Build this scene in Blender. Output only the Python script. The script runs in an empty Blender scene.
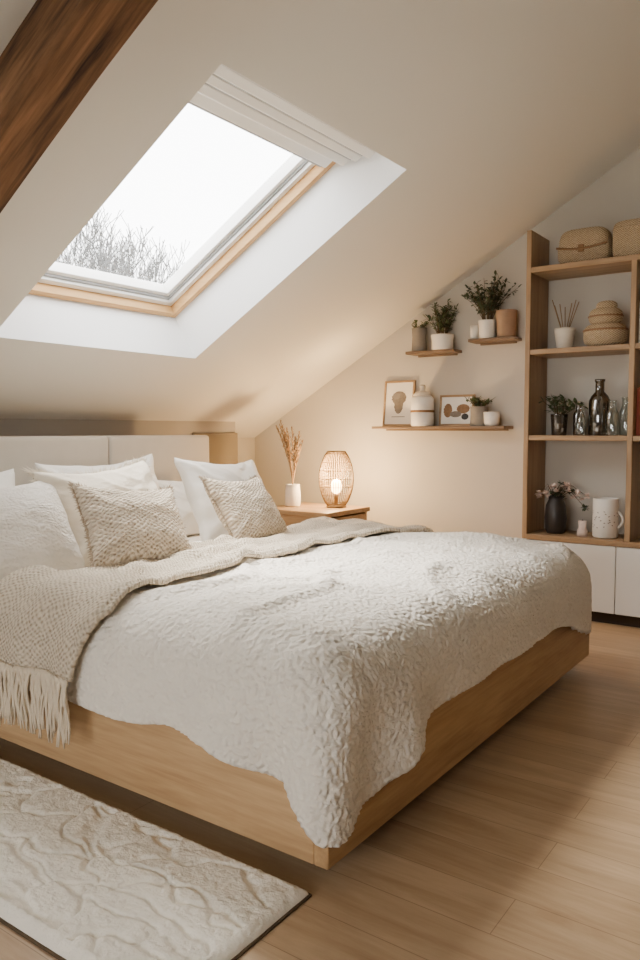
import bpy, bmesh, math, random
from mathutils import Vector, Matrix, noise
random.seed(7)
D = bpy.data; C = bpy.context
def col(o): C.scene.collection.objects.link(o); return o
# ------------------------------------------------------------------ materials
def lin(c):
    return tuple(((x/255)/12.92 if x/255<=.04045 else (((x/255)+.055)/1.055)**2.4) for x in c)+(1,)
def newmat(name):
    m=D.materials.new(name); m.use_nodes=True
    nt=m.node_tree; b=nt.nodes['Principled BSDF']
    return m,nt,b
def N(nt,t,**kw):
    n=nt.nodes.new(t)
    for k,v in kw.items(): setattr(n,k,v)
    return n
def plain(name,c,rough=.6,bump=0,bscale=60,spec=.3,metal=0,var=0,vscale=3,sheen=0,coord='Object',bdist=.002):
    m,nt,b=newmat(name)
    b.inputs['Base Color'].default_value=lin(c); b.inputs['Roughness'].default_value=rough
    b.inputs['Specular IOR Level'].default_value=spec; b.inputs['Metallic'].default_value=metal
    if sheen: b.inputs['Sheen Weight'].default_value=sheen
    tc=N(nt,'ShaderNodeTexCoord')
    if var:
        n=N(nt,'ShaderNodeTexNoise'); n.inputs['Scale'].default_value=vscale; n.inputs['Detail'].default_value=4
        nt.links.new(tc.outputs[coord],n.inputs['Vector'])
        r=N(nt,'ShaderNodeValToRGB'); L=lin(c)
        r.color_ramp.elements[0].position=.3; r.color_ramp.elements[1].position=.7
        r.color_ramp.elements[0].color=tuple(x*(1-var) for x in L[:3])+(1,)
        r.color_ramp.elements[1].color=tuple(min(1,x*(1+var)) for x in L[:3])+(1,)
        nt.links.new(n.outputs['Fac'],r.inputs[0]); nt.links.new(r.outputs[0],b.inputs['Base Color'])
    if bump:
        n=N(nt,'ShaderNodeTexNoise'); n.inputs['Scale'].default_value=bscale; n.inputs['Detail'].default_value=5
        nt.links.new(tc.outputs[coord],n.inputs['Vector'])
        bp=N(nt,'ShaderNodeBump'); bp.inputs['Strength'].default_value=bump; bp.inputs['Distance'].default_value=bdist
        nt.links.new(n.outputs['Fac'],bp.inputs['Height']); nt.links.new(bp.outputs[0],b.inputs['Normal'])
    return m
def wood(name,c1,c2,axis='x',rough=.45,scale=14,spec=.3,stretch=.07):
    m,nt,b=newmat(name)
    tc=N(nt,'ShaderNodeTexCoord'); mp=N(nt,'ShaderNodeMapping')
    s=[1,1,1]; s['xyz'.index(axis)]=stretch; mp.inputs['Scale'].default_value=s
    nt.links.new(tc.outputs['Object'],mp.inputs['Vector'])
    n=N(nt,'ShaderNodeTexNoise'); n.inputs['Scale'].default_value=scale; n.inputs['Detail'].default_value=7; n.inputs['Roughness'].default_value=.65; n.inputs['Distortion'].default_value=.6
    n2=N(nt,'ShaderNodeTexNoise'); n2.inputs['Scale'].default_value=scale*7; n2.inputs['Detail'].default_value=3
    nt.links.new(mp.outputs[0],n.inputs['Vector']); nt.links.new(mp.outputs[0],n2.inputs['Vector'])
    ad=N(nt,'ShaderNodeMath',operation='MULTIPLY_ADD'); ad.inputs[1].default_value=.35
    nt.links.new(n2.outputs['Fac'],ad.inputs[0]); nt.links.new(n.outputs['Fac'],ad.inputs[2])
    r=N(nt,'ShaderNodeValToRGB'); r.color_ramp.elements[0].position=.45; r.color_ramp.elements[1].position=.88
    r.color_ramp.elements[0].color=lin(c1); r.color_ramp.elements[1].color=lin(c2)
    nt.links.new(ad.outputs[0],r.inputs[0]); nt.links.new(r.outputs[0],b.inputs['Base Color'])
    b.inputs['Roughness'].default_value=rough; b.inputs['Specular IOR Level'].default_value=spec
    bp=N(nt,'ShaderNodeBump'); bp.inputs['Strength'].default_value=.25; bp.inputs['Distance'].default_value=.001
    nt.links.new(ad.outputs[0],bp.inputs['Height']); nt.links.new(bp.outputs[0],b.inputs['Normal'])
    return m
def weave(name,c1,c2,su,sv,strength=.8,dist=.004,coord='UV',axes=('X','Y'),rough=.85,warp=.02,nsc=160,namt=.5):
    m,nt,b=newmat(name); tc=N(nt,'ShaderNodeTexCoord')
    nz=N(nt,'ShaderNodeTexNoise'); nz.inputs['Scale'].default_value=16; nz.inputs['Detail'].default_value=3
    nt.links.new(tc.outputs[coord],nz.inputs['Vector'])
    mx=N(nt,'ShaderNodeVectorMath',operation='MULTIPLY_ADD'); mx.inputs[1].default_value=(warp,warp,warp)
    nt.links.new(nz.outputs['Color'],mx.inputs[0]); nt.links.new(tc.outputs[coord],mx.inputs[2])
    sp=N(nt,'ShaderNodeSeparateXYZ'); nt.links.new(mx.outputs[0],sp.inputs[0])
    outs=[]
    for ax,s in zip(axes,(su,sv)):
        a=N(nt,'ShaderNodeMath',operation='MULTIPLY'); a.inputs[1].default_value=s*math.pi*2
        nt.links.new(sp.outputs[ax],a.inputs[0])
        q=N(nt,'ShaderNodeMath',operation='SINE'); nt.links.new(a.outputs[0],q.inputs[0]); outs.append(q)
    ml=N(nt,'ShaderNodeMath',operation='MULTIPLY'); nt.links.new(outs[0].outputs[0],ml.inputs[0]); nt.links.new(outs[1].outputs[0],ml.inputs[1])
    n3=N(nt,'ShaderNodeTexNoise'); n3.inputs['Scale'].default_value=nsc; n3.inputs['Detail'].default_value=3
    nt.links.new(tc.outputs[coord],n3.inputs['Vector'])
    n4=N(nt,'ShaderNodeMath',operation='MULTIPLY'); n4.inputs[1].default_value=namt*2; nt.links.new(n3.outputs['Fac'],n4.inputs[0])
    ad=N(nt,'ShaderNodeMath',operation='MULTIPLY_ADD'); ad.inputs[1].default_value=.4
    nt.links.new(ml.outputs[0],ad.inputs[0]); nt.links.new(n4.outputs[0],ad.inputs[2])
    r=N(nt,'ShaderNodeValToRGB'); r.color_ramp.elements[0].position=.1; r.color_ramp.elements[1].position=.75
    r.color_ramp.elements[0].color=lin(c1); r.color_ramp.elements[1].color=lin(c2)
    nt.links.new(ad.outputs[0],r.inputs[0]); nt.links.new(r.outputs[0],b.inputs['Base Color'])
    b.inputs['Roughness'].default_value=rough; b.inputs['Specular IOR Level'].default_value=.15
    bp=N(nt,'ShaderNodeBump'); bp.inputs['Strength'].default_value=strength; bp.inputs['Distance'].default_value=dist
    nt.links.new(ad.outputs[0],bp.inputs['Height']); nt.links.new(bp.outputs[0],b.inputs['Normal'])
    return m
def crinkle(name,c,scale=42,dist=.007,strength=.9,aspect=(1,1.6,1),coord='UV'):
    m,nt,b=newmat(name); tc=N(nt,'ShaderNodeTexCoord')
    mp=N(nt,'ShaderNodeMapping'); mp.inputs['Scale'].default_value=aspect
    nt.links.new(tc.outputs[coord],mp.inputs['Vector'])
    nz=N(nt,'ShaderNodeTexNoise'); nz.inputs['Scale'].default_value=14; nz.inputs['Detail'].default_value=3
    nt.links.new(mp.outputs[0],nz.inputs['Vector'])
    mx=N(nt,'ShaderNodeVectorMath',operation='MULTIPLY_ADD'); mx.inputs[1].default_value=(.05,.05,.05)
    nt.links.new(nz.outputs['Color'],mx.inputs[0]); nt.links.new(mp.outputs[0],mx.inputs[2])
    v=N(nt,'ShaderNodeTexVoronoi',feature='SMOOTH_F1'); v.inputs['Scale'].default_value=scale; v.inputs['Smoothness'].default_value=.6
    nt.links.new(mx.outputs[0],v.inputs['Vector'])
    iv=N(nt,'ShaderNodeMath',operation='SUBTRACT'); iv.inputs[0].default_value=1; nt.links.new(v.outputs['Distance'],iv.inputs[1])
    n2=N(nt,'ShaderNodeTexNoise'); n2.inputs['Scale'].default_value=scale*2.2; n2.inputs['Detail'].default_value=4
    nt.links.new(mx.outputs[0],n2.inputs['Vector'])
    ad=N(nt,'ShaderNodeMath',operation='MULTIPLY_ADD'); ad.inputs[1].default_value=.35
    nt.links.new(n2.outputs['Fac'],ad.inputs[0]); nt.links.new(iv.outputs[0],ad.inputs[2])
    bp=N(nt,'ShaderNodeBump'); bp.inputs['Strength'].default_value=strength; bp.inputs['Distance'].default_value=dist
    nt.links.new(ad.outputs[0],bp.inputs['Height']); nt.links.new(bp.outputs[0],b.inputs['Normal'])
    b.inputs['Base Color'].default_value=lin(c); b.inputs['Roughness'].default_value=.85; b.inputs['Specular IOR Level'].default_value=.15
    b.inputs['Sheen Weight'].default_value=.1
    return m
def emis(name,c,s):
    m,nt,b=newmat(name); b.inputs['Base Color'].default_value=lin(c)
    b.inputs['Emission Color'].default_value=lin(c); b.inputs['Emission Strength'].default_value=s; return m
def glassy(name,c=(255,255,255),fac=.12,rough=.02):
    m,nt,b=newmat(name); out=nt.nodes['Material Output']
    t=N(nt,'ShaderNodeBsdfTransparent'); t.inputs[0].default_value=lin(c)
    g=N(nt,'ShaderNodeBsdfGlossy'); g.inputs['Roughness'].default_value=rough
    mx=N(nt,'ShaderNodeMixShader'); mx.inputs[0].default_value=fac
    nt.links.new(t.outputs[0],mx.inputs[1]); nt.links.new(g.outputs[0],mx.inputs[2]); nt.links.new(mx.outputs[0],out.inputs[0])
    return m

M={}
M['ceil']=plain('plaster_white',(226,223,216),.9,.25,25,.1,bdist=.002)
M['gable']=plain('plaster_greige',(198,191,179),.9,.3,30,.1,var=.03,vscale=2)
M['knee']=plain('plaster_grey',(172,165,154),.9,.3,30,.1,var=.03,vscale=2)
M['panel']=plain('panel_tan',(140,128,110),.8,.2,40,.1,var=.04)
M['reveal']=plain('reveal_white',(246,246,246),.7,.05,20,.2)
M['trim']=plain('paint_white',(240,239,236),.45,.04,30,.4)
M['oakx']=wood('oak_x',(170,134,94),(212,177,133),'x')
M['oaky']=wood('oak_y',(160,124,84),(204,166,121),'y')
M['oakz']=wood('oak_z',(140,110,80),(180,149,113),'z')
M['shx']=wood('shelf_oak',(142,114,84),(184,153,117),'x')
M['shd']=wood('shelf_walnut',(102,84,67),(134,112,91),'x')
M['pine']=wood('pine',(186,142,90),(212,172,118),'x',scale=10)
M['piney']=wood('pine_y',(186,142,90),(212,172,118),'y',scale=10)
M['beam']=wood('beam_dark',(40,25,17),(146,106,74),'x',rough=.85,scale=12,stretch=.07)
M['door']=plain('cabinet_white',(232,231,227),.4,.03,20,.4)
M['dark']=plain('dark_parts_and_shadow_gap',(60,48,38),.8)  # own brown of pulls, wick, bookcase plinth; bed gap shade put into colour
M['alu']=plain('alu_grey',(160,163,165),.35,spec=.5)
M['head']=plain('linen_beige',(204,195,181),.95,.5,220,.1,var=.03,vscale=8,bdist=.001)
M['sheet']=plain('cotton_sheet',(240,235,227),.9,.2,30,.1,bdist=.004)
M['pwhite']=crinkle('pillow_white_cotton',(241,236,227),26,.003,.45)
M['ptex']=crinkle('pillow_textured',(239,232,221),60,.005,.9)
M['pcream']=crinkle('pillow_cream',(231,220,201),34,.003,.6)
M['knit']=weave('cushion_knit',(160,140,116),(226,211,190),34,56,1,.008,warp=.04,nsc=110,namt=.6)
M['duvet']=crinkle('duvet_matelasse',(243,235,222),60,.008,1.0,(1,1,1.15),'Object')
M['throw']=weave('throw_knit',(176,158,134),(228,214,193),44,72,1,.007,warp=.03,nsc=110,namt=.6)
M['fringe']=plain('throw_fringe',(222,207,184),.9,.4,200,.1)
M['black']=plain('dark_glaze',(52,46,42),.4,spec=.4,var=.1)
M['cer']=plain('ceramic_white',(232,228,220),.4,.1,80,.4)
M['cream']=plain('ceramic_cream',(216,204,186),.55,.2,60,.3)
M['terra']=plain('clay_tan',(158,132,110),.8,.3,60,.2,var=.08,vscale=20)
M['grey']=plain('clay_grey',(140,132,122),.7,.2,60,.3,var=.08,vscale=20)
M['stone']=glassy('tinted_bottle_glass',(126,120,112),.22,.05)
M['soil']=plain('soil',(62,46,34),.95,.8,90)
M['leaf']=plain('leaf_green',(86,98,64),.6,var=.25,vscale=30)
M['leafd']=plain('leaf_dark',(66,76,54),.6,var=.25,vscale=30)
M['stem']=plain('stem_brown',(96,78,54),.8)
M['dry']=plain('dried_grass',(150,122,92),.9,var=.15,vscale=30)
M['flower']=plain('dried_flower_pink',(222,200,188),.8,var=.15,vscale=40)
M['wick']=weave('wicker',(150,124,93),(216,194,160),70,90,1,.006,coord='Object',axes=('X','Z'),warp=.004)
M['wickd']=plain('leather_tan',(140,104,70),.6,var=.1)
M['rattan']=plain('rattan_wire',(108,86,56),.6,spec=.3)
M['bulb']=emis('bulb_warm',(255,204,136),26)
M['glass']=glassy('clear_glass',(232,238,236),.18)
M['glassd']=glassy('smoked_glass',(170,162,154),.2)
M['pane']=glassy('window_pane',(252,253,254),.04,.0)
M['paper']=plain('print_paper',(238,232,222),.8)
M['ink']=plain('print_ink',(128,118,108),.9,var=.2,vscale=40)
M['inkb']=plain('print_brown',(142,112,84),.9,var=.2,vscale=40)
M['bookr']=plain('book_red',(150,72,52),.7); M['bookc']=plain('book_cream',(220,208,188),.7); M['bookg']=plain('book_grey',(120,116,108),.7)
M['bark']=plain('tree_bark',(92,91,90),.9)
M['lawn']=plain('frosted_lawn',(190,192,188),.95,var=.1,vscale=.3)
M['rug']=plain('rug_wool',(250,243,229),.95,.8,150,.05,var=.02,vscale=30,sheen=.2,bdist=.004)
M['rugb']=plain('rug_binding',(92,76,60),.9,.4,200,.1)

def floor_mat():
    m,nt,b=newmat('oak_plank_floor'); tc=N(nt,'ShaderNodeTexCoord')
    br=N(nt,'ShaderNodeTexBrick'); br.offset=.37; br.inputs['Scale'].default_value=1
    br.inputs['Brick Width'].default_value=1.6; br.inputs['Row Height'].default_value=.145
    br.inputs['Mortar Size'].default_value=.0012; br.inputs['Mortar Smooth'].default_value=.5; br.inputs['Bias'].default_value=0
    br.inputs['Color1'].default_value=lin((207,179,145)); br.inputs['Color2'].default_value=lin((196,167,133)); br.inputs['Mortar'].default_value=lin((152,126,97))
    nt.links.new(tc.outputs['Object'],br.inputs['Vector'])
    mp=N(nt,'ShaderNodeMapping'); mp.inputs['Scale'].default_value=(.09,1,1); nt.links.new(tc.outputs['Object'],mp.inputs['Vector'])
    n=N(nt,'ShaderNodeTexNoise'); n.inputs['Scale'].default_value=17; n.inputs['Detail'].default_value=9; n.inputs['Roughness'].default_value=.7; n.inputs['Distortion'].default_value=.8
    nt.links.new(mp.outputs[0],n.inputs['Vector'])
    r=N(nt,'ShaderNodeValToRGB'); r.color_ramp.elements[0].position=.3; r.color_ramp.elements[1].position=.68
    r.color_ramp.elements[0].color=(.66,.60,.54,1); r.color_ramp.elements[1].color=(1.0,1.0,1.0,1)
    nt.links.new(n.outputs['Fac'],r.inputs[0])
    mx=N(nt,'ShaderNodeMix',data_type='RGBA',blend_type='MULTIPLY'); mx.inputs[0].default_value=1
    nt.links.new(br.outputs['Color'],mx.inputs[6]); nt.links.new(r.outputs[0],mx.inputs[7]); nt.links.new(mx.outputs[2],b.inputs['Base Color'])
    b.inputs['Roughness'].default_value=.34; b.inputs['Specular IOR Level'].default_value=.45
    bp=N(nt,'ShaderNodeBump'); bp.inputs['Strength'].default_value=.15; bp.inputs['Distance'].default_value=.001
    nt.links.new(n.outputs['Fac'],bp.inputs['Height']); nt.links.new(bp.outputs[0],b.inputs['Normal'])
    return m
M['floor']=floor_mat()

# ------------------------------------------------------------------ mesh builder
class MB:
    def __init__(s,name): s.name=name; s.v=[]; s.f=[]; s.mi=[]; s.sm=[]; s.mats=[]
    def m(s,k):
        mt=M[k]
        if mt not in s.mats: s.mats.append(mt)
        return s.mats.index(mt)
    def add(s,vs,fs,k,smooth=True,X=None):
        o=len(s.v); i=s.m(k)
        for v in vs:
            v=Vector(v)
            s.v.append(X@v if X is not None else v)
        flip = X is not None and X.to_3x3().determinant()<0
        for f in fs:
            f=[o+q for q in f]
            s.f.append(f[::-1] if flip else f); s.mi.append(i); s.sm.append(smooth)
    def box(s,a,b,k,bev=.003,X=None,seg=2):
        bm=bmesh.new(); bmesh.ops.create_cube(bm,size=1)
        ce=[(a[i]+b[i])/2 for i in range(3)]; sz=[abs(b[i]-a[i]) for i in range(3)]
        for v in bm.verts: v.co=Vector([ce[i]+v.co[i]*sz[i] for i in range(3)])
        bev=min(bev,min(sz)*.45)
        if bev>0: bmesh.ops.bevel(bm,geom=bm.edges[:],offset=bev,segments=seg,affect='EDGES',profile=.5)
        bm.verts.index_update()
        s.add([v.co.copy() for v in bm.verts],[[v.index for v in f.verts] for f in bm.faces],k,False,X); bm.free()
    def lathe(s,prof,c,k,seg=28,X=None,cap=True):
        vs=[];fs=[];n=len(prof)
        for r,z in prof:
            for j in range(seg):
                a=2*math.pi*j/seg; vs.append((c[0]+r*math.cos(a),c[1]+r*math.sin(a),c[2]+z))
        for i in range(n-1):
            for j in range(seg):
                q=(j+1)%seg; fs.append([i*seg+j,i*seg+q,(i+1)*seg+q,(i+1)*seg+j])
        if cap:
            fs.append([j for j in range(seg)][::-1]); fs.append([(n-1)*seg+j for j in range(seg)])
        s.add(vs,fs,k,True,X)
    def tube(s,pts,rad,k,seg=6,X=None):
        pts=[Vector(p) for p in pts]; n=len(pts); vs=[];fs=[]
        if not hasattr(rad,'__len__'): rad=[rad]*n
        for i,p in enumerate(pts):
            t=(pts[min(i+1,n-1)]-pts[max(i-1,0)])
            if t.length<1e-9: t=Vector((0,0,1))
            t.normalize(); a=t.orthogonal().normalized() if i==0 else (pa-t*pa.dot(t)).normalized()
            pa=a; bb=t.cross(a)
            for j in range(seg):
                th=2*math.pi*j/seg; vs.append(p+(a*math.cos(th)+bb*math.sin(th))*rad[i])
        for i in range(n-1):
            for j in range(seg):
                q=(j+1)%seg; fs.append([i*seg+j,i*seg+q,(i+1)*seg+q,(i+1)*seg+j])
        fs.append([j for j in range(seg)][::-1]); fs.append([(n-1)*seg+j for j in range(seg)])
        s.add(vs,fs,k,True,X)
    def sq(s,c,h,k,e=.5,e2=.5,nu=32,nv=18,X=None,fn=None):
        def p(x,q): return math.copysign(abs(x)**q,x)
        vs=[];fs=[]
        for i in range(nv+1):
            ph=-math.pi/2+math.pi*i/nv
            for j in range(nu):
                th=2*math.pi*j/nu
                w=Vector((h[0]*p(math.cos(ph),e)*p(math.cos(th),e2),h[1]*p(math.cos(ph),e)*p(math.sin(th),e2),h[2]*p(math.sin(ph),e)))
                if fn: w=fn(w)
                vs.append(Vector(c)+w)
        for i in range(nv):
            for j in range(nu):
                q=(j+1)%nu; fs.append([i*nu+j,i*nu+q,(i+1)*nu+q,(i+1)*nu+j])
        s.add(vs,fs,k,True,X)
    def leaf(s,base,d,L,W,k,up=Vector((0,0,1))):
        d=Vector(d).normalized(); sd=d.cross(up)
        if sd.length<.1: sd=Vector((1,0,0))
        sd.normalize(); nn=sd.cross(d); b=Vector(base)
        vs=[b,b+d*L*.35+sd*W*.5,b+d*L*.35-nn*W*.12,b+d*L*.35-sd*W*.5,b+d*L*.72+sd*W*.38-nn*L*.03,b+d*L*.72-nn*(W*.1+L*.05),b+d*L*.72-sd*W*.38-nn*L*.03,b+d*L-nn*L*.12]
        fs=[[0,1,2],[0,2,3],[1,4,5,2],[2,5,6,3],[4,7,5],[5,7,6]]
        s.add(vs,fs,k,True)
    def obj(s,parent=None,origin=True):
        me=D.meshes.new(s.name); 
        vs=s.v
        o=Vector((0,0,0))
        if origin and vs:
            mn=Vector([min(v[i] for v in vs) for i in range(3)]); mx=Vector([max(v[i] for v in vs) for i in range(3)])
            o=Vector(((mn.x+mx.x)/2,(mn.y+mx.y)/2,mn.z))
        me.from_pydata([v-o for v in vs],[],s.f)
        for mt in s.mats: me.materials.append(mt)
        me.polygons.foreach_set('material_index',s.mi); me.polygons.foreach_set('use_smooth',s.sm); me.update()
        ob=col(D.objects.new(s.name,me)); ob.location=o
        if parent: ob.parent=parent
        return ob
def grid_obj(name,nu,nv,fn,mat,parent=None,solid=0,offset=-1,disp=None):
    vs=[];uv=[]
    for i in range(nu+1):
        for j in range(nv+1):
            p,t=fn(i/nu,j/nv); vs.append(p); uv.append(t)
    fs=[[i*(nv+1)+j,(i+1)*(nv+1)+j,(i+1)*(nv+1)+j+1,i*(nv+1)+j+1] for i in range(nu) for j in range(nv)]
    me=D.meshes.new(name); me.from_pydata(vs,[],fs); me.materials.append(M[mat])
    ul=me.uv_layers.new(name='UVMap')
    ul.data.foreach_set('uv',[c for l in me.loops for c in uv[l.vertex_index]])
    me.polygons.foreach_set('use_smooth',[True]*len(fs)); me.update()
    if disp:
        ns=[v.normal.copy() for v in me.vertices]
        for v,n_ in zip(me.vertices,ns): v.co=v.co+n_*disp(v.co)
        me.update()
    ob=col(D.objects.new(name,me))
    if solid:
        md=ob.modifiers.new('thickness','SOLIDIFY'); md.thickness=solid; md.offset=offset
    if parent: ob.parent=parent
    return ob
def nz(x,y,z=0): return noise.noise(Vector((x,y,z)))
def empty(name,loc=(0,0,0)):
    e=D.objects.new(name,None); e.location=(0,0,0); e.empty_display_size=.1; return col(e)

# ------------------------------------------------------------------ room
SL=.58; AL=math.atan(SL); CA,SA=math.cos(AL),math.sin(AL)
def ceilz(x): return 3.197+SL*x
YG=4.5; YF=-2.6; XK=-3.6; XR=-3.8; RX=.5; XE=2*RX-XR
RZ=ceilz(RX)
def quad(b,pts,k): b.add(pts,[list(range(len(pts)))],k,False)
b=MB('floor'); b.box((XR-.1,YF-.1,-.1),(XE+.1,YG+.1,0),'floor',0); b.obj(origin=False)
def gable(name,y,t):
    b=MB(name); n=5
    pr=[(XR-.0,0),(XE+.0,0),(XE,ceilz(XR)),(RX,RZ),(XR,ceilz(XR))]
    vs=[(x,y,z) for x,z in pr]+[(x,y+t,z) for x,z in pr]
    fs=[list(range(n)),[n+i for i in range(n)][::-1]]+[[i,n+i,n+(i+1)%n,(i+1)%n] for i in range(n)]
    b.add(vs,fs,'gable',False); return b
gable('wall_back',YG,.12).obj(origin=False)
b=MB('wall_front'); wx0,wx1,wz0,wz1=-2.2,.2,.7,1.88  # unseen wall behind camera; its opening is added to let in fill light
def clampz(x): return ceilz(x) if x<=RX else ceilz(2*RX-x)
xs=[XR,wx0,wx1,RX,XE]
for x0,x1 in zip(xs[:-1],xs[1:]):
    if wx0<=x0 and x1<=wx1:
        quad(b,[(x0,YF,0),(x1,YF,0),(x1,YF,wz0),(x0,YF,wz0)],'gable')
        quad(b,[(x0,YF,wz1),(x1,YF,wz1),(x1,YF,clampz(x1)),(x0,YF,clampz(x0))],'gable')
    else: quad(b,[(x0,YF,0),(x1,YF,0),(x1,YF,clampz(x1)),(x0,YF,clampz(x0))],'gable')
wf=b.obj(origin=False); md=wf.modifiers.new('t','SOLIDIFY'); md.thickness=.12; md.offset=0
b=MB('added_fill_window')  # unseen window, added behind the camera for fill light
for x in (wx0,(wx0+wx1)/2-.03,wx1-.06): b.box((x,YF-.05,wz0),(x+.06,YF+.04,wz1),'trim')
b.box((wx0+.06,YF-.05,wz0),(wx1-.06,YF+.04,wz0+.06),'trim'); b.box((wx0+.06,YF-.05,wz1-.06),(wx1-.06,YF+.04,wz1),'trim')
b.box((wx0+.06,YF-.01,wz0+.06),(wx1-.06,YF-.004,wz1-.06),'pane',0); b.obj()
b=MB('wall_left')
YS=4.05
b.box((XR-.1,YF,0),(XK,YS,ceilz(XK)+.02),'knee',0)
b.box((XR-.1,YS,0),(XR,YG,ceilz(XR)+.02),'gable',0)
b.obj(origin=False)
b=MB('wall_right'); b.box((XE,YF,0),(XE+.1,YG,ceilz(XR)+.02),'ceil',0); b.obj(origin=False)
X1=Matrix(((CA,0,-SA,-3.02),(0,1,0,0),(SA,0,CA,ceilz(-3.02)),(0,0,0,1)))
MIR=Matrix(((-1,0,0,2*RX),(0,1,0,0),(0,0,1,0),(0,0,0,1)))
X2=MIR@X1
s0=(XR-.1+3.02)/CA; s1=(RX+3.02)/CA
H=.26
b=MB('ceiling')
def slope(b,X,o,i):
    os0,os1,oy0,oy1=o; is0,is1,iy0,iy1=i
    for (a,c,d,e) in ((s0,os0,YF,YG),(os1,s1,YF,YG),(os0,os1,YF,oy0),(os0,os1,oy1,YG)):
        b.add([(a,d,0),(c,d,0),(c,e,0),(a,e,0)],[[0,1,2,3]],'ceil',False,X)
    for (a,c,d,e) in ((s0,is0,YF,YG),(is1,s1+.3,YF,YG),(is0,is1,YF,iy0),(is0,is1,iy1,YG)):
        b.add([(a,d,H+.12),(c,d,H+.12),(c,e,H+.12),(a,e,H+.12)],[[3,2,1,0]],'ceil',False,X)
    O=[(os0,oy0,0),(os1,oy0,0),(os1,oy1,0),(os0,oy1,0)]; I=[(is0,iy0,H),(is1,iy0,H),(is1,iy1,H),(is0,iy1,H)]
    J=[(p[0],p[1],H+.12) for p in I]
    for q in range(4):
        r=(q+1)%4
        b.add([O[q],O[r],I[r],I[q]],[[0,1,2,3]],'reveal',False,X)
        b.add([I[q],I[r],J[r],J[q]],[[0,1,2,3]],'reveal',False,X)
OP=(0,1.526,1.86,3.07); IN=(.04,1.40,1.93,3.0)
slope(b,X1,OP,IN)
b.add([(s0,YF,0),(s1,YF,0),(s1,YG,0),(s0,YG,0)],[[0,1,2,3]],'ceil',False,X2)
b.obj(origin=False)
def skylight(name,X):
    b=MB(name); a0,a1,c0,c1=IN; h0,h1=H-.03,H+.05
    w=.032
    b.box((a0,c0,h0),(a1,c0+w,h1),'pine',.003,X); b.box((a0,c1-w,h0),(a1,c1,h1),'pine',.003,X)
    b.box((a0,c0+w,h0),(a0+w,c1-w,h1),'piney',.003,X); b.box((a1-w,c0+w,h0),(a1,c1-w,h1),'piney',.003,X)
    for o,ww,hh,k in ((w,.030,H+.02,'trim'),(w+.030,.014,H+.035,'alu'),(w+.044,.024,H+.045,'trim')):
        p0,p1,q0,q1=a0+o,a1-o,c0+o,c1-o
        b.box((p0,q0,hh),(p1,q0+ww,hh+.06),k,.003,X); b.box((p0,q1-ww,hh),(p1,q1,hh+.06),k,.003,X)
        b.box((p0,q0+ww,hh),(p0+ww,q1-ww,hh+.06),k,.003,X); b.box((p1-ww,q0+ww,hh),(p1,q1-ww,hh+.06),k,.003,X)
    b.box((a0+.06,c0+.06,H+.085),(a1-.06,c1-.06,H+.09),'pane',0,X)
    b.box((1.425,c0-.02,.115),(1.468,c1-.015,.16),'trim',.005,X,3)
    b.box((1.405,c0-.02,.150),(1.425,c1-.015,.19),'alu',.002,X)
    b.box((1.365,c0-.02,.150),(1.405,c1-.012,.20),'trim',.006,X,3)
    b.box((1.345,c0-.01,.180),(1.365,c1-.01,.21),'alu',.002,X)
    b.box((1.300,c0-.01,.185),(1.345,c1-.01,.235),'trim',.006,X,3)
    b.box((1.365,c0-.01,.19),(1.43,c1-.01,.26),'alu',.002,X)
    b.box((1.230,c0+.035,.225),(1.30,c1-.035,.262),'trim',.006,X)
    b.box((1.215,c0+.045,H-.02),(1.23,c1-.045,H+.0),'alu',.003,X)
    return b.obj()
skylight('window_1',X1)
def beam(name,y0,y1,X):
    b=MB(name)
    n=60; vs=[];fs=[]
    a0=s0+.05; a1=s1-.1
    ring=[(y0,.02),(y0,-.135),(y0+.012,-.15),(y1-.012,-.15),(y1,-.135),(y1,.02)]
    for i in range(n+1):
        s=a0+(a1-a0)*i/n
        for (y,h) in ring:
            vs.append((s,y+.012*nz(s*1.5,y*9,1),h+(.012*nz(s*1.3,y*9,5) if h<0 else 0)))
    m=len(ring)
    for i in range(n):
        for j in range(m):
            q=(j+1)%m; fs.append([i*m+j,(i+1)*m+j,(i+1)*m+q,i*m+q])
    b.add(vs,fs,'beam',False)
    o=b.obj(origin=False); o.matrix_world=X; return o
beam('ceiling_beam',1.245,1.425,X1)
b=MB('baseboard_back'); b.box((XR,YG-.014,0),(-1.56,YG,.09),'trim'); b.box((-.45,YG-.014,0),(XE,YG,.09),'trim'); b.obj()
b=MB('baseboard_left'); b.box((XK,YF,0),(XK+.014,YS,.09),'trim'); b.obj()
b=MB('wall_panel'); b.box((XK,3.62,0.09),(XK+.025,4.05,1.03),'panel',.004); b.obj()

# ------------------------------------------------------------------ bed
BX0,BX1,BY0,BY1=-3.27,-.945,1.366,3.40
bed=empty('bed')
b=MB('frame')
b.box((BX1-.04,BY0,.055),(BX1,BY1,.275),'oaky',.004)
b.box((BX0,BY0,.055),(BX1-.04,BY0+.04,.275),'oakx',.004)
b.box((BX0,BY1-.04,.055),(BX1-.04,BY1,.275),'oakx',.004)
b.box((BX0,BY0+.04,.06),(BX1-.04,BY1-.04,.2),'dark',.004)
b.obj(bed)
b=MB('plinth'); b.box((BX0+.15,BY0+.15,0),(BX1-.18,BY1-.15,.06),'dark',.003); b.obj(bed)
b=MB('headboard')
b.box((BX0-.03,BY0-.06,.0),(BX0-.0,BY1+.03,.95),'oaky',.004)
ys=[BY0-.06,1.95,2.66,BY1+.03]
for y0,y1 in zip(ys[:-1],ys[1:]): b.box((BX0-.08,y0+.001,.25),(BX0+.02,y1-.001,1.02),'head',.022,None,4)
b.obj(bed)
b=MB('mattress'); b.box((BX0+.03,BY0+.07,.2),(BX1-.09,BY1-.07,.465),'sheet',.06,None,5); b.obj(bed)

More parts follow.
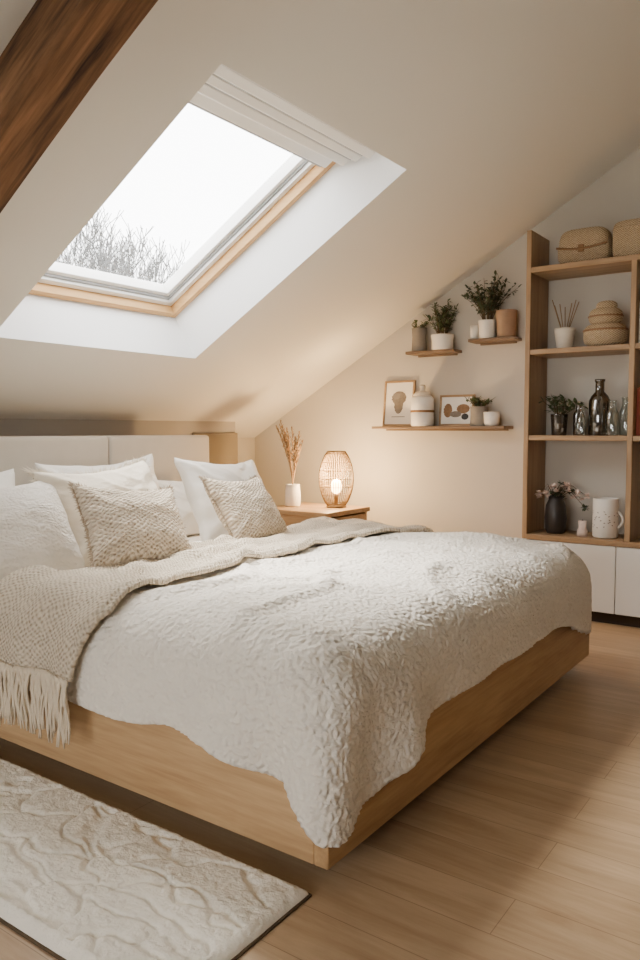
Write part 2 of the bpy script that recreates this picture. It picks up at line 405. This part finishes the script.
# wrap surface --------------------------------------------------
R=.15; Zt=.53
wx=-.915; wy0=1.338; wy1=3.425
xi=wx-R; yi0=wy0+R; yi1=wy1-R
def bulge(X,Y):
    z=.024*nz(X*2.1,Y*2.1,3)+.010*nz(X*5,Y*4,8)
    w=nz(X*2.2+Y*1.0,Y*1.5-X*.9,2); z+=.016*math.exp(-(w/.11)**2)
    w=nz(X*1.5-Y*1.9,Y*1.1+X*1.2,12); z+=.013*math.exp(-(w/.10)**2)
    z+=.03*math.exp(-((X+1.35)**2)/.18)
    return z
def sm(t): t=max(0,min(1,t)); return t*t*(3-2*t)
def wrap(X,Y,off=0,folds=1,LH=0,Lc=None):
    dx=max(0,X-xi); dy=(Y-yi0) if Y<yi0 else ((Y-yi1) if Y>yi1 else 0)
    px=min(X,xi); py=min(max(Y,yi0),yi1)
    d=math.hypot(dx,dy)
    if d<1e-6:
        return Vector((px,py,Zt+bulge(X,Y)+off))
    ux,uy=dx/d,dy/d
    th=math.atan2(abs(dy),dx)
    near=Y<(yi0+yi1)/2
    if Lc:
        d=max(abs(dx),abs(dy))
        Lk=Lc if near else Lc-.035
        Ls=LH+.045
        if dx>0 and dy!=0:
            t=th/(math.pi/2); L=Lk+.03*math.sin(math.pi*min(t,.5))
            if t>.5: L=L+(Ls-L)*sm((t-.5)*2)
        elif dx>0:
            q=(py-yi0) if near else (yi1-py); Lf=LH-.028; L=Lf+(Lk-Lf)*math.exp(-(q/.25)**2)
        else: L=LH+(Ls-LH)*math.exp(-((xi-px)/.14)**2)
        L+=.010*nz(X*3,Y*3,9)
        s=max(0,min(1,d/LH)); d=d*(1+(L/LH-1)*s)
    Rr=R+off
    if d<R*math.pi/2:
        a=d/R; hr=Rr*math.sin(a); dz=R-Rr*math.cos(a)
    else:
        hr=Rr; dz=R+(d-R*math.pi/2)
    k=min(1,d/(R*1.6))
    per=(py-yi0)+0 if dy==0 else (-(R*1.57)*(th/(math.pi/2)) - (xi-px) if near else (yi1-yi0)+(R*1.57)*(th/(math.pi/2))+(xi-px))
    hang=sm((dz-R*.35)/.28)
    pc=per+.12
    cn=math.exp(-(pc/.42)**2)
    f=folds*hang*(.008*math.sin(per*13+1.5*nz(per*2,0,4))+.012*nz(per*3,dz*2,6)
        +cn*(.040*math.cos(pc*20)+.006*math.cos(pc*33+1)))
    hr+=f+.014*hang
    zz=Zt+bulge(X,Y)*(1-.6*k)-dz
    return Vector((px+ux*hr,py+uy*hr,zz))
LH=.345
def duvet_fn(u,v):
    X=-2.45+u*(xi+LH+2.45); Y=(yi0-LH)+v*(yi1-yi0+2*LH)
    return wrap(X,Y,0,1,LH,.465),(X,Y)
KG=2*math.pi/.040
def duvet_disp(c):
    q=c+Vector((noise.noise(c*11),noise.noise(c*11+Vector((5,0,0))),noise.noise(c*11+Vector((0,5,0)))))*.016
    x,y,z=q.x*KG,q.y*KG*1.2,q.z*KG
    g=math.sin(x)*math.cos(y)+math.sin(y)*math.cos(z)+math.sin(z)*math.cos(x)
    g=1-abs(g)
    return .0030*g+.0016*noise.noise(c*52)
duvet=grid_obj('duvet',360,460,duvet_fn,'duvet',solid=.022,offset=-1,disp=duvet_disp)

# throw blanket
def throw_x(Y):
    r=-1.70-.20*math.sin(max(0,min(1,(Y-1.4)/1.9))*math.pi)+.02*nz(Y*3,1,1)
    if Y<1.4: r-=.09*min(1,(1.4-Y)/.2)
    l=-2.34+.08*math.sin((Y-1.2)*1.7)+.03*nz(Y*2,5,1)
    return l,r
TY0=yi0-R*math.pi/2-.03; TY1=yi1+.14
def throw_fn(u,v):
    Y=TY0+v*(TY1-TY0); l,r=throw_x(Y); X=l+u*(r-l)
    fo=.018*math.sin(u*15+3*nz(Y*1.5,0,2))*(.4+.9*abs(nz(Y*2,u*2,4)))
    p=wrap(X,Y,.032+max(-.008,fo),.6)
    if u>.97 or u<.03: p.z-=.006
    return p,(X,Y)
tb=empty('throw_blanket')
grid_obj('knit',110,260,throw_fn,'throw',tb,solid=.016,disp=lambda c:.0025*noise.noise(c*60)+.003*noise.noise(c*20))
b=MB('fringe')
nT=40
for i in range(nT):
    u=(i+.5)/nT; p,_=throw_fn(u,0)
    L=.18+random.uniform(-.02,.03); sw=random.uniform(-.02,.02); 
    for s in range(4):
        ox=random.uniform(-.007,.007); oy=random.uniform(-.005,.003); ph=random.uniform(0,6)
        pts=[]
        for t in range(7):
            q=t/6
            pts.append((p.x+ox*(.6+q*1.4)+sw*q+.003*math.sin(q*9+ph),p.y+oy-.004+.004*math.sin(q*7+ph)-.006*q,p.z+.006-q*L))
        b.tube(pts,[.0048,.005,.0045,.0042,.004,.0038,.002],'fringe',5)
    b.sq((p.x,p.y-.004,p.z-.006),(.009,.009,.010),'fringe',1,1,8,6)
b.obj(tb)

# ------------------------------------------------------------------ pillows
def pillow(name,W,Hh,T,loc,lean,yaw,mat,roll=0,fray=0,seed=0,zb=.545,pinch=.07,wr_=1):
    n=64
    rs=seed*7.3
    bm=bmesh.new(); uvl=bm.loops.layers.uv.new('UVMap')
    def shape(u,v,s):
        x=W/2*u*(1-pinch*(1-v*v)); z=Hh/2*v*(1-pinch*(1-u*u))
        w=max(0,(1-u*u)*(1-v*v))
        t=T/2*(w**.42)
        wr=.014*nz(u*1.9+rs,v*1.9,s)*(w**.3)
        a=abs(u)*abs(v)
        cr=.008*math.sin((abs(u)-abs(v))*10+nz(u*2+rs,v*2,3)*3)*a*(w**.25)*2
        q=nz(u*1.4+rs,v*2.0+u,9); cr+=.005*math.exp(-(q/.09)**2)*(w**.3)
        sag=-.035*(1-abs(u)**2)*max(0,v)*.8
        return Vector((x+.006*nz(v*3,rs,1)*abs(u),s*(t+ (wr+cr)*wr_),z+sag+.006*nz(u*4,rs,5)*abs(v)))
    grids=[]
    for s in (1,-1):
        g=[[None]*(n+1) for _ in range(n+1)]
        for i in range(n+1):
            for j in range(n+1):
                u=-math.cos(math.pi*i/n)*.35+(2*i/n-1)*.65; v=-math.cos(math.pi*j/n)*.35+(2*j/n-1)*.65
                if s==-1 and (i in(0,n) or j in(0,n)): g[i][j]=grids[0][i][j]; continue
                g[i][j]=(bm.verts.new(shape(u,v,s)),(u*W/2,v*Hh/2))
        grids.append(g)
        for i in range(n):
            for j in range(n):
                q=[g[i][j],g[i+1][j],g[i+1][j+1],g[i][j+1]]
                if s==1: q=q[::-1]
                f=bm.faces.new([a[0] for a in q]); f.smooth=True
                for l,a in zip(f.loops,q): l[uvl].uv=a[1]
    edge=[grids[0][i][j][0].co.copy() for i in range(n+1) for j in (0,n)]+[grids[0][i][j][0].co.copy() for j in range(n+1) for i in (0,n)]
    if fray:
        for e in edge:
            for _ in range(5):
                d=Vector((e.x/W*2,0,e.z/Hh*2)); d.x=d.x if abs(d.x)>.9 else 0; d.z=d.z if abs(d.z)>.88 else 0
                if d.length<.1: d=Vector((e.x,0,e.z))
                d.normalize(); d+=Vector((random.uniform(-.5,.5),random.uniform(-.6,.6),random.uniform(-.5,.5)))
                L=fray*random.uniform(.5,1.2); p0=e+Vector((random.uniform(-.006,.006),0,random.uniform(-.006,.006)))
                sd=d.cross(Vector((0,1,0))).normalized()*.0024
                vv=[bm.verts.new(p0-sd),bm.verts.new(p0+sd),bm.verts.new(p0+d*L+sd*.5+Vector((0,.002,0)))]
                bm.faces.new(vv)
    me=D.meshes.new(name); bm.to_mesh(me); bm.free(); me.materials.append(M[mat])
    o=col(D.objects.new(name,me))
    Rm=Matrix.Rotation(math.radians(90+yaw),4,'Z')@Matrix.Rotation(math.radians(-lean),4,'X')@Matrix.Rotation(math.radians(roll),4,'Y')
    zs=[(Rm@v.co).z for v in me.vertices]
    o.matrix_world=Matrix.Translation((loc[0],loc[1],zb-min(zs)-.012))@Rm
    return o
pillow('pillow',.72,.44,.17,(-3.03,2.46),16,0,'pwhite',seed=1,zb=.49,roll=-2)
pillow('pillow',.70,.44,.17,(-3.05,1.66),18,0,'pwhite',seed=2,zb=.47)
pillow('pillow',.60,.36,.17,(-3.05,3.06),20,0,'pwhite',seed=9,zb=.47)
pillow('pillow',.62,.47,.19,(-2.66,2.95),27,4,'pwhite',seed=3,zb=.48,roll=3)
pillow('pillow',.62,.44,.20,(-2.53,2.08),30,4,'pcream',seed=4,zb=.485,fray=.026,roll=-3)
pillow('pillow',.58,.43,.20,(-2.50,1.56),30,0,'ptex',seed=15,zb=.505,wr_=.6)
pillow('cushion',.43,.36,.17,(-2.25,1.955),38,-8,'knit',seed=6,zb=.525,fray=.014,roll=6,wr_=.7)
pillow('cushion',.42,.36,.16,(-2.32,2.69),36,6,'knit',seed=7,zb=.52,fray=.014,roll=3,wr_=.7)

# ------------------------------------------------------------------ rug
def rug_h(X,Y):
    e=min(X+3.15,-.975-X,Y-.885,1.335-Y)
    h=.022*min(1,(e/.02))**.5 if e>0 else 0
    a=1.0*nz(X*3,Y*3,1); b_=1.0*nz(X*3,Y*3,5)
    q=Vector((X*4.0+a+.35*nz(X*14,Y*14,2),Y*10+b_+.35*nz(X*14,Y*14,7),0))
    ds,_=noise.voronoi(q); ed=ds[1]-ds[0]
    c=math.exp(-(ed/.075)**2) if e>.03 else 0
    return h-.009*c+.0026*nz(X*26,Y*26,4)+(.0022*nz(X*60,Y*60,2)+.0018*nz(X*100,Y*100,6))*(1 if e>.004 else 0),c,e
def rug_fn(u,v):
    X=-2.9+u*(2.9-.975); Y=.885+v*(1.335-.885)
    return Vector((X,Y,.004+rug_h(X,Y)[0])),(X,Y)
rg=empty('rug'); grid_obj('pile',500,120,rug_fn,'rug',rg)
b=MB('backing'); b.box((-2.905,.880,.0),(-.970,1.340,.006),'rugb',.002); b.obj(rg)

# ------------------------------------------------------------------ nightstand
NT=.55
b=MB('nightstand'); nx0,nx1,ny0,ny1=-3.14,-2.60,3.74,4.24
b.box((nx0,ny0,NT-.03),(nx1,ny1,NT),'shx',.004)
b.box((nx0+.005,ny0+.005,.06),(nx1-.02,ny0+.03,NT-.03),'shx',.002); b.box((nx0+.005,ny1-.03,.06),(nx1-.02,ny1-.005,NT-.03),'shx',.002)
b.box((nx0+.005,ny0+.03,.06),(nx0+.03,ny1-.03,NT-.03),'shx',.002); b.box((nx0+.03,ny0+.03,.06),(nx1-.03,ny1-.03,.09),'shx',.002)
for z0,z1 in ((.09,.285),(.295,NT-.04)): 
    b.box((nx1-.025,ny0+.034,z0),(nx1-.004,ny1-.034,z1),'shx',.003)
    b.box((nx1-.004,(ny0+ny1)/2-.06,(z0+z1)/2-.006),(nx1+.014,(ny0+ny1)/2+.06,(z0+z1)/2+.006),'dark',.003)
for x in (nx0+.03,nx1-.07):
    for y in (ny0+.03,ny1-.07): b.box((x,y,0),(x+.04,y+.04,.06),'shx',.003)
b.obj()
lx,ly,lz=-2.76,4.08,NT
b=MB('table_lamp')
b.lathe([(.001,0),(.062,0),(.066,.006),(.062,.014),(.03,.016),(.012,.02),(.010,.05),(.014,.055),(.014,.085),(.001,.086)],(lx,ly,lz),'rattan')
def lp(t): return .058+.054*math.sin(math.pi*t)**.75 if 0<t<1 else .058
LHt=.35
nr=44
for i in range(nr):
    a=2*math.pi*i/nr
    pts=[]
    for k in range(15):
        t=k/14; r=lp(t)
        pts.append((lx+r*math.cos(a),ly+r*math.sin(a),lz+.012+t*LHt))
    b.tube(pts,.0024,'rattan',5)
for t in (0,.04,.2,.35,.5,.65,.8,.96,1):
    r=lp(t)+.001; pts=[(lx+r*math.cos(2*math.pi*k/36),ly+r*math.sin(2*math.pi*k/36),lz+.012+t*LHt) for k in range(37)]
    b.tube(pts,.0038 if t in(0,1) else .0018,'rattan',6)
b.lathe([(.057,LHt+.008),(.06,LHt+.012),(.057,LHt+.016)],(lx,ly,lz),'rattan',cap=False)
b.sq((lx,ly,lz+.135),(.036,.036,.048),'bulb',1,1,20,12)
b.obj()
pl=D.lights.new('lamp_glow','POINT'); pl.energy=62; pl.color=(1,.66,.32); pl.shadow_soft_size=.05
o=col(D.objects.new('lamp_glow',pl)); o.location=(lx,ly,lz+.21)

# ------------------------------------------------------------------ decor
def potprof(r,h,t=.8): return [(.001,0),(r*t,0),(r*t+.003,.004),(r*.93,h*.6),(r,h-.006),(r,h),(r-.006,h),(r-.010,h*.86),(.001,h*.85)]
def plant(name,c,r,h,potmat,n,L,spread,lw,leafmat='leaf',ll=.035,droop=.3,t=.8,nl=9,seed=0,glass=False):
    rn=random.Random(seed); b=MB(name)
    b.lathe(potprof(r,h,t),c,potmat,28)
    if not glass: b.lathe([(.001,h*.86),(r*.86,h*.86),(.001,h*.9)],c,'soil',20,cap=False)
    for i in range(n):
        a=rn.uniform(0,6.28); sp=rn.uniform(.1,1)*spread; Lq=L*rn.uniform(.6,1.05)
        p0=Vector((c[0]+r*.4*math.cos(a),c[1]+r*.4*math.sin(a),c[2]+h*.85)); pts=[]
        for k in range(7):
            q=k/6; pts.append(p0+Vector((math.cos(a)*sp*q**1.3,math.sin(a)*sp*q**1.3*.55,Lq*(q-droop*sp/spread*q*q))))
        b.tube(pts,[.0022-.0002*k for k in range(7)],'stem',4)
        for k in range(nl):
            q=rn.uniform(.25,1)*5.99; ii=int(q); p=pts[ii].lerp(pts[min(6,ii+1)],q-ii)
            d=Vector((rn.uniform(-1,1),rn.uniform(-1,1),rn.uniform(-.3,.9)))
            b.leaf(p,d,ll*rn.uniform(.6,1.2),lw*rn.uniform(.7,1.1),leafmat)
    for v in b.v:
        if v.y>YG-.006: v.y=YG-.006-(v.y-YG)*.05
        zc=ceilz(v.x)-.03
        if v.z>zc: v.z=zc-(v.z-zc)*.2
    return b.obj()
def shelf(x0,x1,z,dep=.14):
    b=MB('floating_shelf'); b.box((x0,YG-dep,z-.018),(x1,YG,z),'shd',.003)
    b.box((x0+.03,YG-.012,z-.03),(x1-.03,YG,z-.018),'shd',.002); return b.obj()
shelf(-2.66,-1.735,1.075,.15); shelf(-2.42,-2.08,1.555,.13); shelf(-1.985,-1.69,1.605,.13)
plant('potted_herb',(-2.35,4.43,1.555),.048,.15,'grey',10,.08,.06,.014,'leaf',.030,seed=3,t=.95)
plant('potted_fern',(-2.18,4.42,1.555),.072,.095,'cer',32,.24,.12,.014,'leaf',.034,seed=4,t=.9,nl=14)
plant('potted_shrub',(-1.88,4.42,1.605),.055,.11,'cer',40,.30,.17,.018,'leafd',.036,seed=5,t=.85,nl=14)
b=MB('clay_pot'); b.lathe([(.001,0),(.05,0),(.055,.01),(.060,.1),(.062,.155),(.064,.16),(.058,.16),(.055,.05),(.001,.045)],(-1.76,4.425,1.605),'terra'); b.obj()
b=MB('small_cup'); b.lathe([(.001,0),(.022,0),(.027,.04),(.027,.085),(.023,.085),(.02,.01),(.001,.01)],(-1.958,4.41,1.605),'cer'); b.obj()
def frame(name,x0,x1,z0,h,y,mode):
    b=MB(name); tilt=Matrix.Translation((0,y,z0))@Matrix.Rotation(math.radians(-6),4,'X')
    w=.014
    b.box((x0,-.008,0),(x0+w,.008,h),'shx',.002,tilt); b.box((x1-w,-.008,0),(x1,.008,h),'shx',.002,tilt)
    b.box((x0+w,-.008,0),(x1-w,.008,w),'shx',.002,tilt); b.box((x0+w,-.008,h-w),(x1-w,.008,h),'shx',.002,tilt)
    b.box((x0+w,-.002,w),(x1-w,.006,h-w),'paper',0,tilt)
    cx=(x0+x1)/2
    def disc(px,pz,rx,rz,k,yy=-.003):
        vs=[(px,yy,pz)]+[(px+rx*math.cos(2*math.pi*i/28)*(1+.08*math.sin(i*3)),yy,pz+rz*math.sin(2*math.pi*i/28)) for i in range(28)]
        b.add(vs,[[0,1+(i+1)%28,1+i][::-1] for i in range(28)],k,False,tilt)
    if mode==1:
        disc(cx,h*.62,.055,.045,'ink'); disc(cx,h*.47,.034,.06,'ink',-.0034); disc(cx-.02,h*.66,.03,.02,'grey',-.0038)
        b.box((cx-.05,-.0036,h*.2),(cx+.05,-.003,h*.215),'ink',0,tilt)
    else:
        disc(cx-.06,h*.5,.03,.045,'inkb'); disc(cx+.045,h*.55,.045,.03,'inkb'); disc(cx-.005,h*.38,.04,.02,'ink',-.0034); disc(cx+.06,h*.3,.025,.02,'black',-.0034)
    return b.obj()
frame('picture_frame',-2.635,-2.405,1.075,.305,4.455,1)
frame('picture_frame',-2.225,-1.985,1.075,.20,4.47,2)
b=MB('ceramic_canister'); jx,jy,jz=-2.31,4.405,1.075
b.lathe([(.001,0),(.066,0),(.074,.008),(.074,.085),(.068,.092),(.068,.096),(.074,.102),(.075,.175),(.062,.19),(.057,.192)],(jx,jy,jz),'cer')
b.lathe([(.076,.088),(.0775,.095),(.076,.102)],(jx,jy,jz),'wickd',cap=False)
b.lathe([(.001,.192),(.058,.192),(.061,.2),(.045,.218),(.018,.226),(.014,.235),(.020,.25),(.017,.262),(.001,.266)],(jx,jy,jz),'cream'); b.obj()
plant('potted_succulent',(-1.925,4.42,1.075),.056,.12,'grey',16,.09,.07,.016,'leaf',.034,seed=8,t=.95)
b=MB('planter_cup'); b.lathe([(.001,0),(.038,0),(.046,.02),(.050,.085),(.046,.085),(.04,.02),(.001,.015)],(-1.835,4.40,1.075),'cer'); b.obj()
b=MB('dried_grass_vase'); vx,vy,vz=-3.03,3.97,NT
b.lathe([(.001,0),(.045,0),(.050,.01),(.052,.07),(.048,.12),(.044,.14),(.048,.146),(.042,.14),(.04,.11),(.001,.1)],(vx,vy,vz),'cer')
rn=random.Random(5)
for i in range(13):
    a=rn.uniform(0,6.28); sp=rn.uniform(.02,.11); L=rn.uniform(.26,.46)
    pts=[Vector((vx+math.cos(a)*sp*(k/7)**1.6-.03*(k/7)**2,vy+math.sin(a)*sp*(k/7)**1.6,vz+.11+L*k/7)) for k in range(8)]
    b.tube(pts,.0018,'dry',4)
    for k in range(60):
        q=.45+.55*k/60; f=q*6.999; ii=int(f); p=pts[ii].lerp(pts[ii+1],f-ii)
        w=math.sin((k/60)*math.pi)**.6
        d=Vector((rn.uniform(-1,1),rn.uniform(-1,1),1.2)); b.leaf(p,d,.030*w+.006,.006,'dry')
b.obj()

# ------------------------------------------------------------------ bookcase
b=MB('bookcase'); fx0,fxm,fx1=-1.56,-1.0,-.45; fy0,fy1=4.2,YG-.002
b.box((fx0,fy0,.06),(fx0+.028,fy1,2.16),'oakz',.003)
b.box((fxm,fy0,.46),(fxm+.028,fy1,1.93),'oakz',.003)
b.box((fx1-.028,fy0,.06),(fx1,fy1,2.16),'oakz',.003)
b.box((fx0+.028,fy0,1.925),(fx1-.028,fy1,1.955),'shx',.003)
for z in (1.50,1.02):
    b.box((fx0+.028,fy0+.004,z-.028),(fxm,fy1,z),'shx',.003); b.box((fxm+.028,fy0+.004,z-.028),(fx1-.028,fy1,z),'shx',.003)
b.box((fx0+.028,fy0-.004,.43),(fx1-.028,fy1,.46),'shx',.003)
b.box((fx0+.028,fy0+.03,.06),(fx1-.028,fy1,.43),'door',.002)
for x0,x1 in ((fx0+.03,-1.042),(-1.038,-.745),(-.741,fx1-.03)): b.box((x0,fy0-.002,.065),(x1,fy0+.02,.427),'door',.003)
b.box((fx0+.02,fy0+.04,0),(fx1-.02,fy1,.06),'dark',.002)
b.obj()
b=MB('wicker_bag'); zz=1.955
def bagfn(w): 
    k=1-.16*max(0,w.z/.095); return Vector((w.x*k,w.y*k,w.z))
b.sq((-1.275,4.34,zz+.095),(.145,.085,.095),'wick',.45,.5,fn=bagfn)
b.sq((-1.275,4.335,zz+.135),(.135,.086,.062),'wick',.5,.5,fn=bagfn)
b.tube([(-1.41+.27*t/12,4.252-.006*math.sin(t/12*3.14),zz+.095-.018*math.sin(t/12*3.14)) for t in range(13)],.006,'wickd',6)
b.box((-1.29,4.243,zz+.06),(-1.26,4.255,zz+.10),'wickd',.003); b.obj()
b=MB('wicker_basket')
b.sq((-.965,4.34,zz+.1),(.155,.10,.10),'wick',.3,.4)
b.tube([(-.965+.15*math.copysign(abs(math.cos(a))**.4,math.cos(a)),4.34+.098*math.copysign(abs(math.sin(a))**.4,math.sin(a)),zz+.155) for a in [2*math.pi*i/40 for i in range(41)]],.008,'wick',6)
b.obj()
b=MB('reed_diffuser'); c=(-1.375,4.32,1.50)
b.lathe([(.001,0),(.038,0),(.042,.01),(.056,.10),(.058,.118),(.052,.118),(.045,.08),(.001,.075)],c,'cream')
for i in range(7):
    a=i*.9; b.tube([(c[0]+.01*math.cos(a),c[1]+.01*math.sin(a),c[2]+.08),(c[0]+.075*math.cos(a),c[1]+.05*math.sin(a),c[2]+.26+.02*math.sin(i*2))],.0028,'dry',5)
b.obj()
b=MB('stacked_wicker_baskets'); c=(-1.155,4.32,1.50)
b.sq((c[0],c[1],c[2]+.065),(.115,.10,.065),'wick',.6,1)
b.tube([(c[0]+.113*math.cos(2*math.pi*i/40),c[1]+.098*math.sin(2*math.pi*i/40),c[2]+.09) for i in range(41)],.006,'wickd',6)
b.sq((c[0],c[1],c[2]+.165),(.088,.08,.05),'wick',.7,1)
b.sq((c[0]+.005,c[1],c[2]+.222),(.055,.05,.028),'wick',.8,1)
b.tube([(c[0]+.088*math.cos(2*math.pi*i/40),c[1]+.08*math.sin(2*math.pi*i/40),c[2]+.165) for i in range(41)],.005,'wickd',6)
b.obj()
plant('glass_vase_sprig',(-1.40,4.33,1.02),.048,.12,'glassd',16,.14,.13,.02,'leaf',.05,seed=12,glass=True,nl=8)
def bottle(name,c,r,h,k,neck=.35):
    b=MB(name); b.lathe([(.001,0),(r*.95,0),(r,.008),(r,h*.62),(r*.8,h*.70),(r*neck,h*.78),(r*neck,h*.95),(r*neck+.004,h*.96),(r*neck+.004,h),(.001,h)],c,k); return b.obj()
bottle('glass_bottle',(-1.185,4.35,1.02),.056,.31,'stone',.42)
bottle('glass_bottle',(-1.30,4.36,1.02),.030,.19,'glassd',.5)
bottle('glass_bottle',(-1.26,4.28,1.02),.026,.15,'glass',.5)
bottle('glass_bottle',(-1.10,4.29,1.02),.034,.19,'glass',.55)
bottle('glass_bottle',(-1.05,4.37,1.02),.032,.21,'glass',.6)
b=MB('dried_flower_vase'); c=(-1.41,4.33,.46)
b.lathe([(.001,0),(.046,0),(.056,.02),(.062,.09),(.055,.16),(.04,.195),(.042,.215),(.036,.21),(.001,.2)],c,'black')
rn=random.Random(2)
for i in range(26):
    a=rn.uniform(0,6.28); sp=rn.uniform(.02,.14); L=rn.uniform(.05,.13)
    e=Vector((c[0]+sp*math.cos(a)+.05,c[1]+sp*math.sin(a)*.6-.03,c[2]+.2+L-sp*.7))
    b.tube([(c[0],c[1],c[2]+.19),((c[0]+e.x)/2,(c[1]+e.y)/2,c[2]+.22+L*.5),e],.0016,'stem',4)
    for k in range(12):
        b.leaf(e,(rn.uniform(-1,1),rn.uniform(-1,1),rn.uniform(-.4,1)),.028,.018,'flower' if i%3 else 'leafd')
b.obj()
b=MB('ceramic_mug'); c=(-1.13,4.32,.46)
b.lathe([(.001,0),(.06,0),(.068,.008),(.068,.21),(.066,.216),(.060,.216),(.058,.02),(.001,.015)],c,'cer',36)
for i in range(26):
    a=rn.uniform(3.3,6.1); z=rn.uniform(.05,.16); b.leaf((c[0]+.0685*math.cos(a),c[1]+.0685*math.sin(a),c[2]+z),(-math.sin(a),math.cos(a),rn.uniform(-1,1)),.012,.006,'grey',up=Vector((math.cos(a),math.sin(a),0)))
b.tube([(c[0]+.062+.03*math.sin(t/8*math.pi),c[1],c[2]+.05+.1*t/8) for t in range(9)],.007,'cer',8)
b.obj()
b=MB('candle_holder'); c=(-1.245,4.29,.46)
b.lathe([(.001,0),(.028,0),(.028,.035),(.02,.045),(.022,.085),(.001,.085)],c,'flower',20)
b.tube([(c[0],c[1],c[2]+.085),(c[0],c[1],c[2]+.095)],.0012,'dark',4); b.obj()
def books(x0,z,specs):
    b=MB('book_row'); x=x0
    for w,h,k in specs:
        b.box((x,4.25,z),(x+w,4.42,z+h),k,.003); b.box((x+.003,4.256,z+.003),(x+w-.003,4.424,z+h-.004),'paper',0); x+=w+.001
    return b.obj()
books(-.968,1.02,[(.035,.25,'bookr'),(.028,.23,'bookc'),(.03,.26,'bookg'),(.04,.22,'bookr'),(.03,.24,'bookc')])
books(-.968,1.50,[(.03,.22,'bookc'),(.04,.26,'bookg'),(.03,.24,'bookc')])
bottle('stoneware_bottle',(-.70,4.34,.46),.07,.3,'cream',.4)

# ------------------------------------------------------------------ outside
b=MB('garden_ground'); b.add([(-60,-40,-3),(40,-40,-3),(40,60,-3),(-60,60,-3)],[[0,1,2,3]],'lawn',False); b.obj(origin=False)
def tree(base,h,seed):
    rn=random.Random(seed); b=MB('bare_tree'); mz=[0]
    segs=[]
    def br(p,d,L,r,dep):
        pts=[p]; q=p.copy(); dd=d.copy()
        for k in range(4):
            dd=(dd+Vector((rn.uniform(-.18,.18),rn.uniform(-.18,.18),.05))).normalized(); q=q+dd*L/4; pts.append(q.copy())
        segs.append((pts,r,dep)); mz[0]=max(mz[0],pts[-1].z)
        if dep>=7: return
        for k in range(3 if dep<5 else 2):
            i=rn.choice((2,3,4)) if k else 4
            nd=(dd+Vector((rn.uniform(-.8,.8),rn.uniform(-.8,.8),rn.uniform(-.1,.6)))).normalized()
            br(pts[i],nd,L*rn.uniform(.62,.8),r*.58,dep+1)
    br(Vector((0,0,0)),Vector((0,0,1)),1,.035,0)
    k=h/mz[0]; B=Vector(base)
    for pts,r,dep in segs:
        b.tube([B+p*k for p in pts],[max(.009,r*k*(1-.12*j)) for j in range(5)],'bark',3 if dep>1 else 6)
    return b.obj()
tree((-12.0,9.4,-3),9.1,3); tree((-12.6,11.0,-3),8.0,21); tree((-11.2,12.8,-3),8.3,11); tree((-15,11.5,-3),9.8,14)

# ------------------------------------------------------------------ light
w=D.worlds.new('World'); C.scene.world=w; w.use_nodes=True
bg=w.node_tree.nodes['Background']; bg.inputs[0].default_value=(1,.985,.96,1); bg.inputs[1].default_value=13
def portal(X,sx,sy):
    l=D.lights.new('sky_portal','AREA'); l.shape='RECTANGLE'; l.size=sx; l.size_y=sy; l.cycles.is_portal=True
    o=col(D.objects.new('sky_portal',l)); o.matrix_world=X; return o
a0,a1,c0,c1=IN
p=X1@Vector(((a0+a1)/2,(c0+c1)/2,H+.13)); n=(X1.to_3x3()@Vector((0,0,1))).normalized()
e2=Vector((0,1,0)); e1=e2.cross(n)
mt=Matrix((e1,e2,n)).transposed().to_4x4(); mt.translation=p
portal(mt,a1-a0,c1-c0)
mt=Matrix(((1,0,0),(0,0,-1),(0,1,0))).to_4x4(); mt.translation=Vector(((wx0+wx1)/2,YF-.1,(wz0+wz1)/2))
portal(mt,wx1-wx0,wz1-wz0)
sn=D.lights.new('hazy_sun','SUN'); sn.energy=18; sn.angle=math.radians(34); sn.color=(1,.945,.86)
o=col(D.objects.new('hazy_sun',sn)); o.rotation_euler=Vector((-.50,.12,.86)).to_track_quat('Z','Y').to_euler()

# ------------------------------------------------------------------ camera
cam=D.cameras.new('camera'); cam.sensor_width=36; cam.lens=28.575; cam.clip_start=.02
co=col(D.objects.new('camera',cam)); co.location=(0,0,1.05); co.rotation_euler=(math.radians(90-3.75),0,math.radians(35.3))
C.scene.camera=co
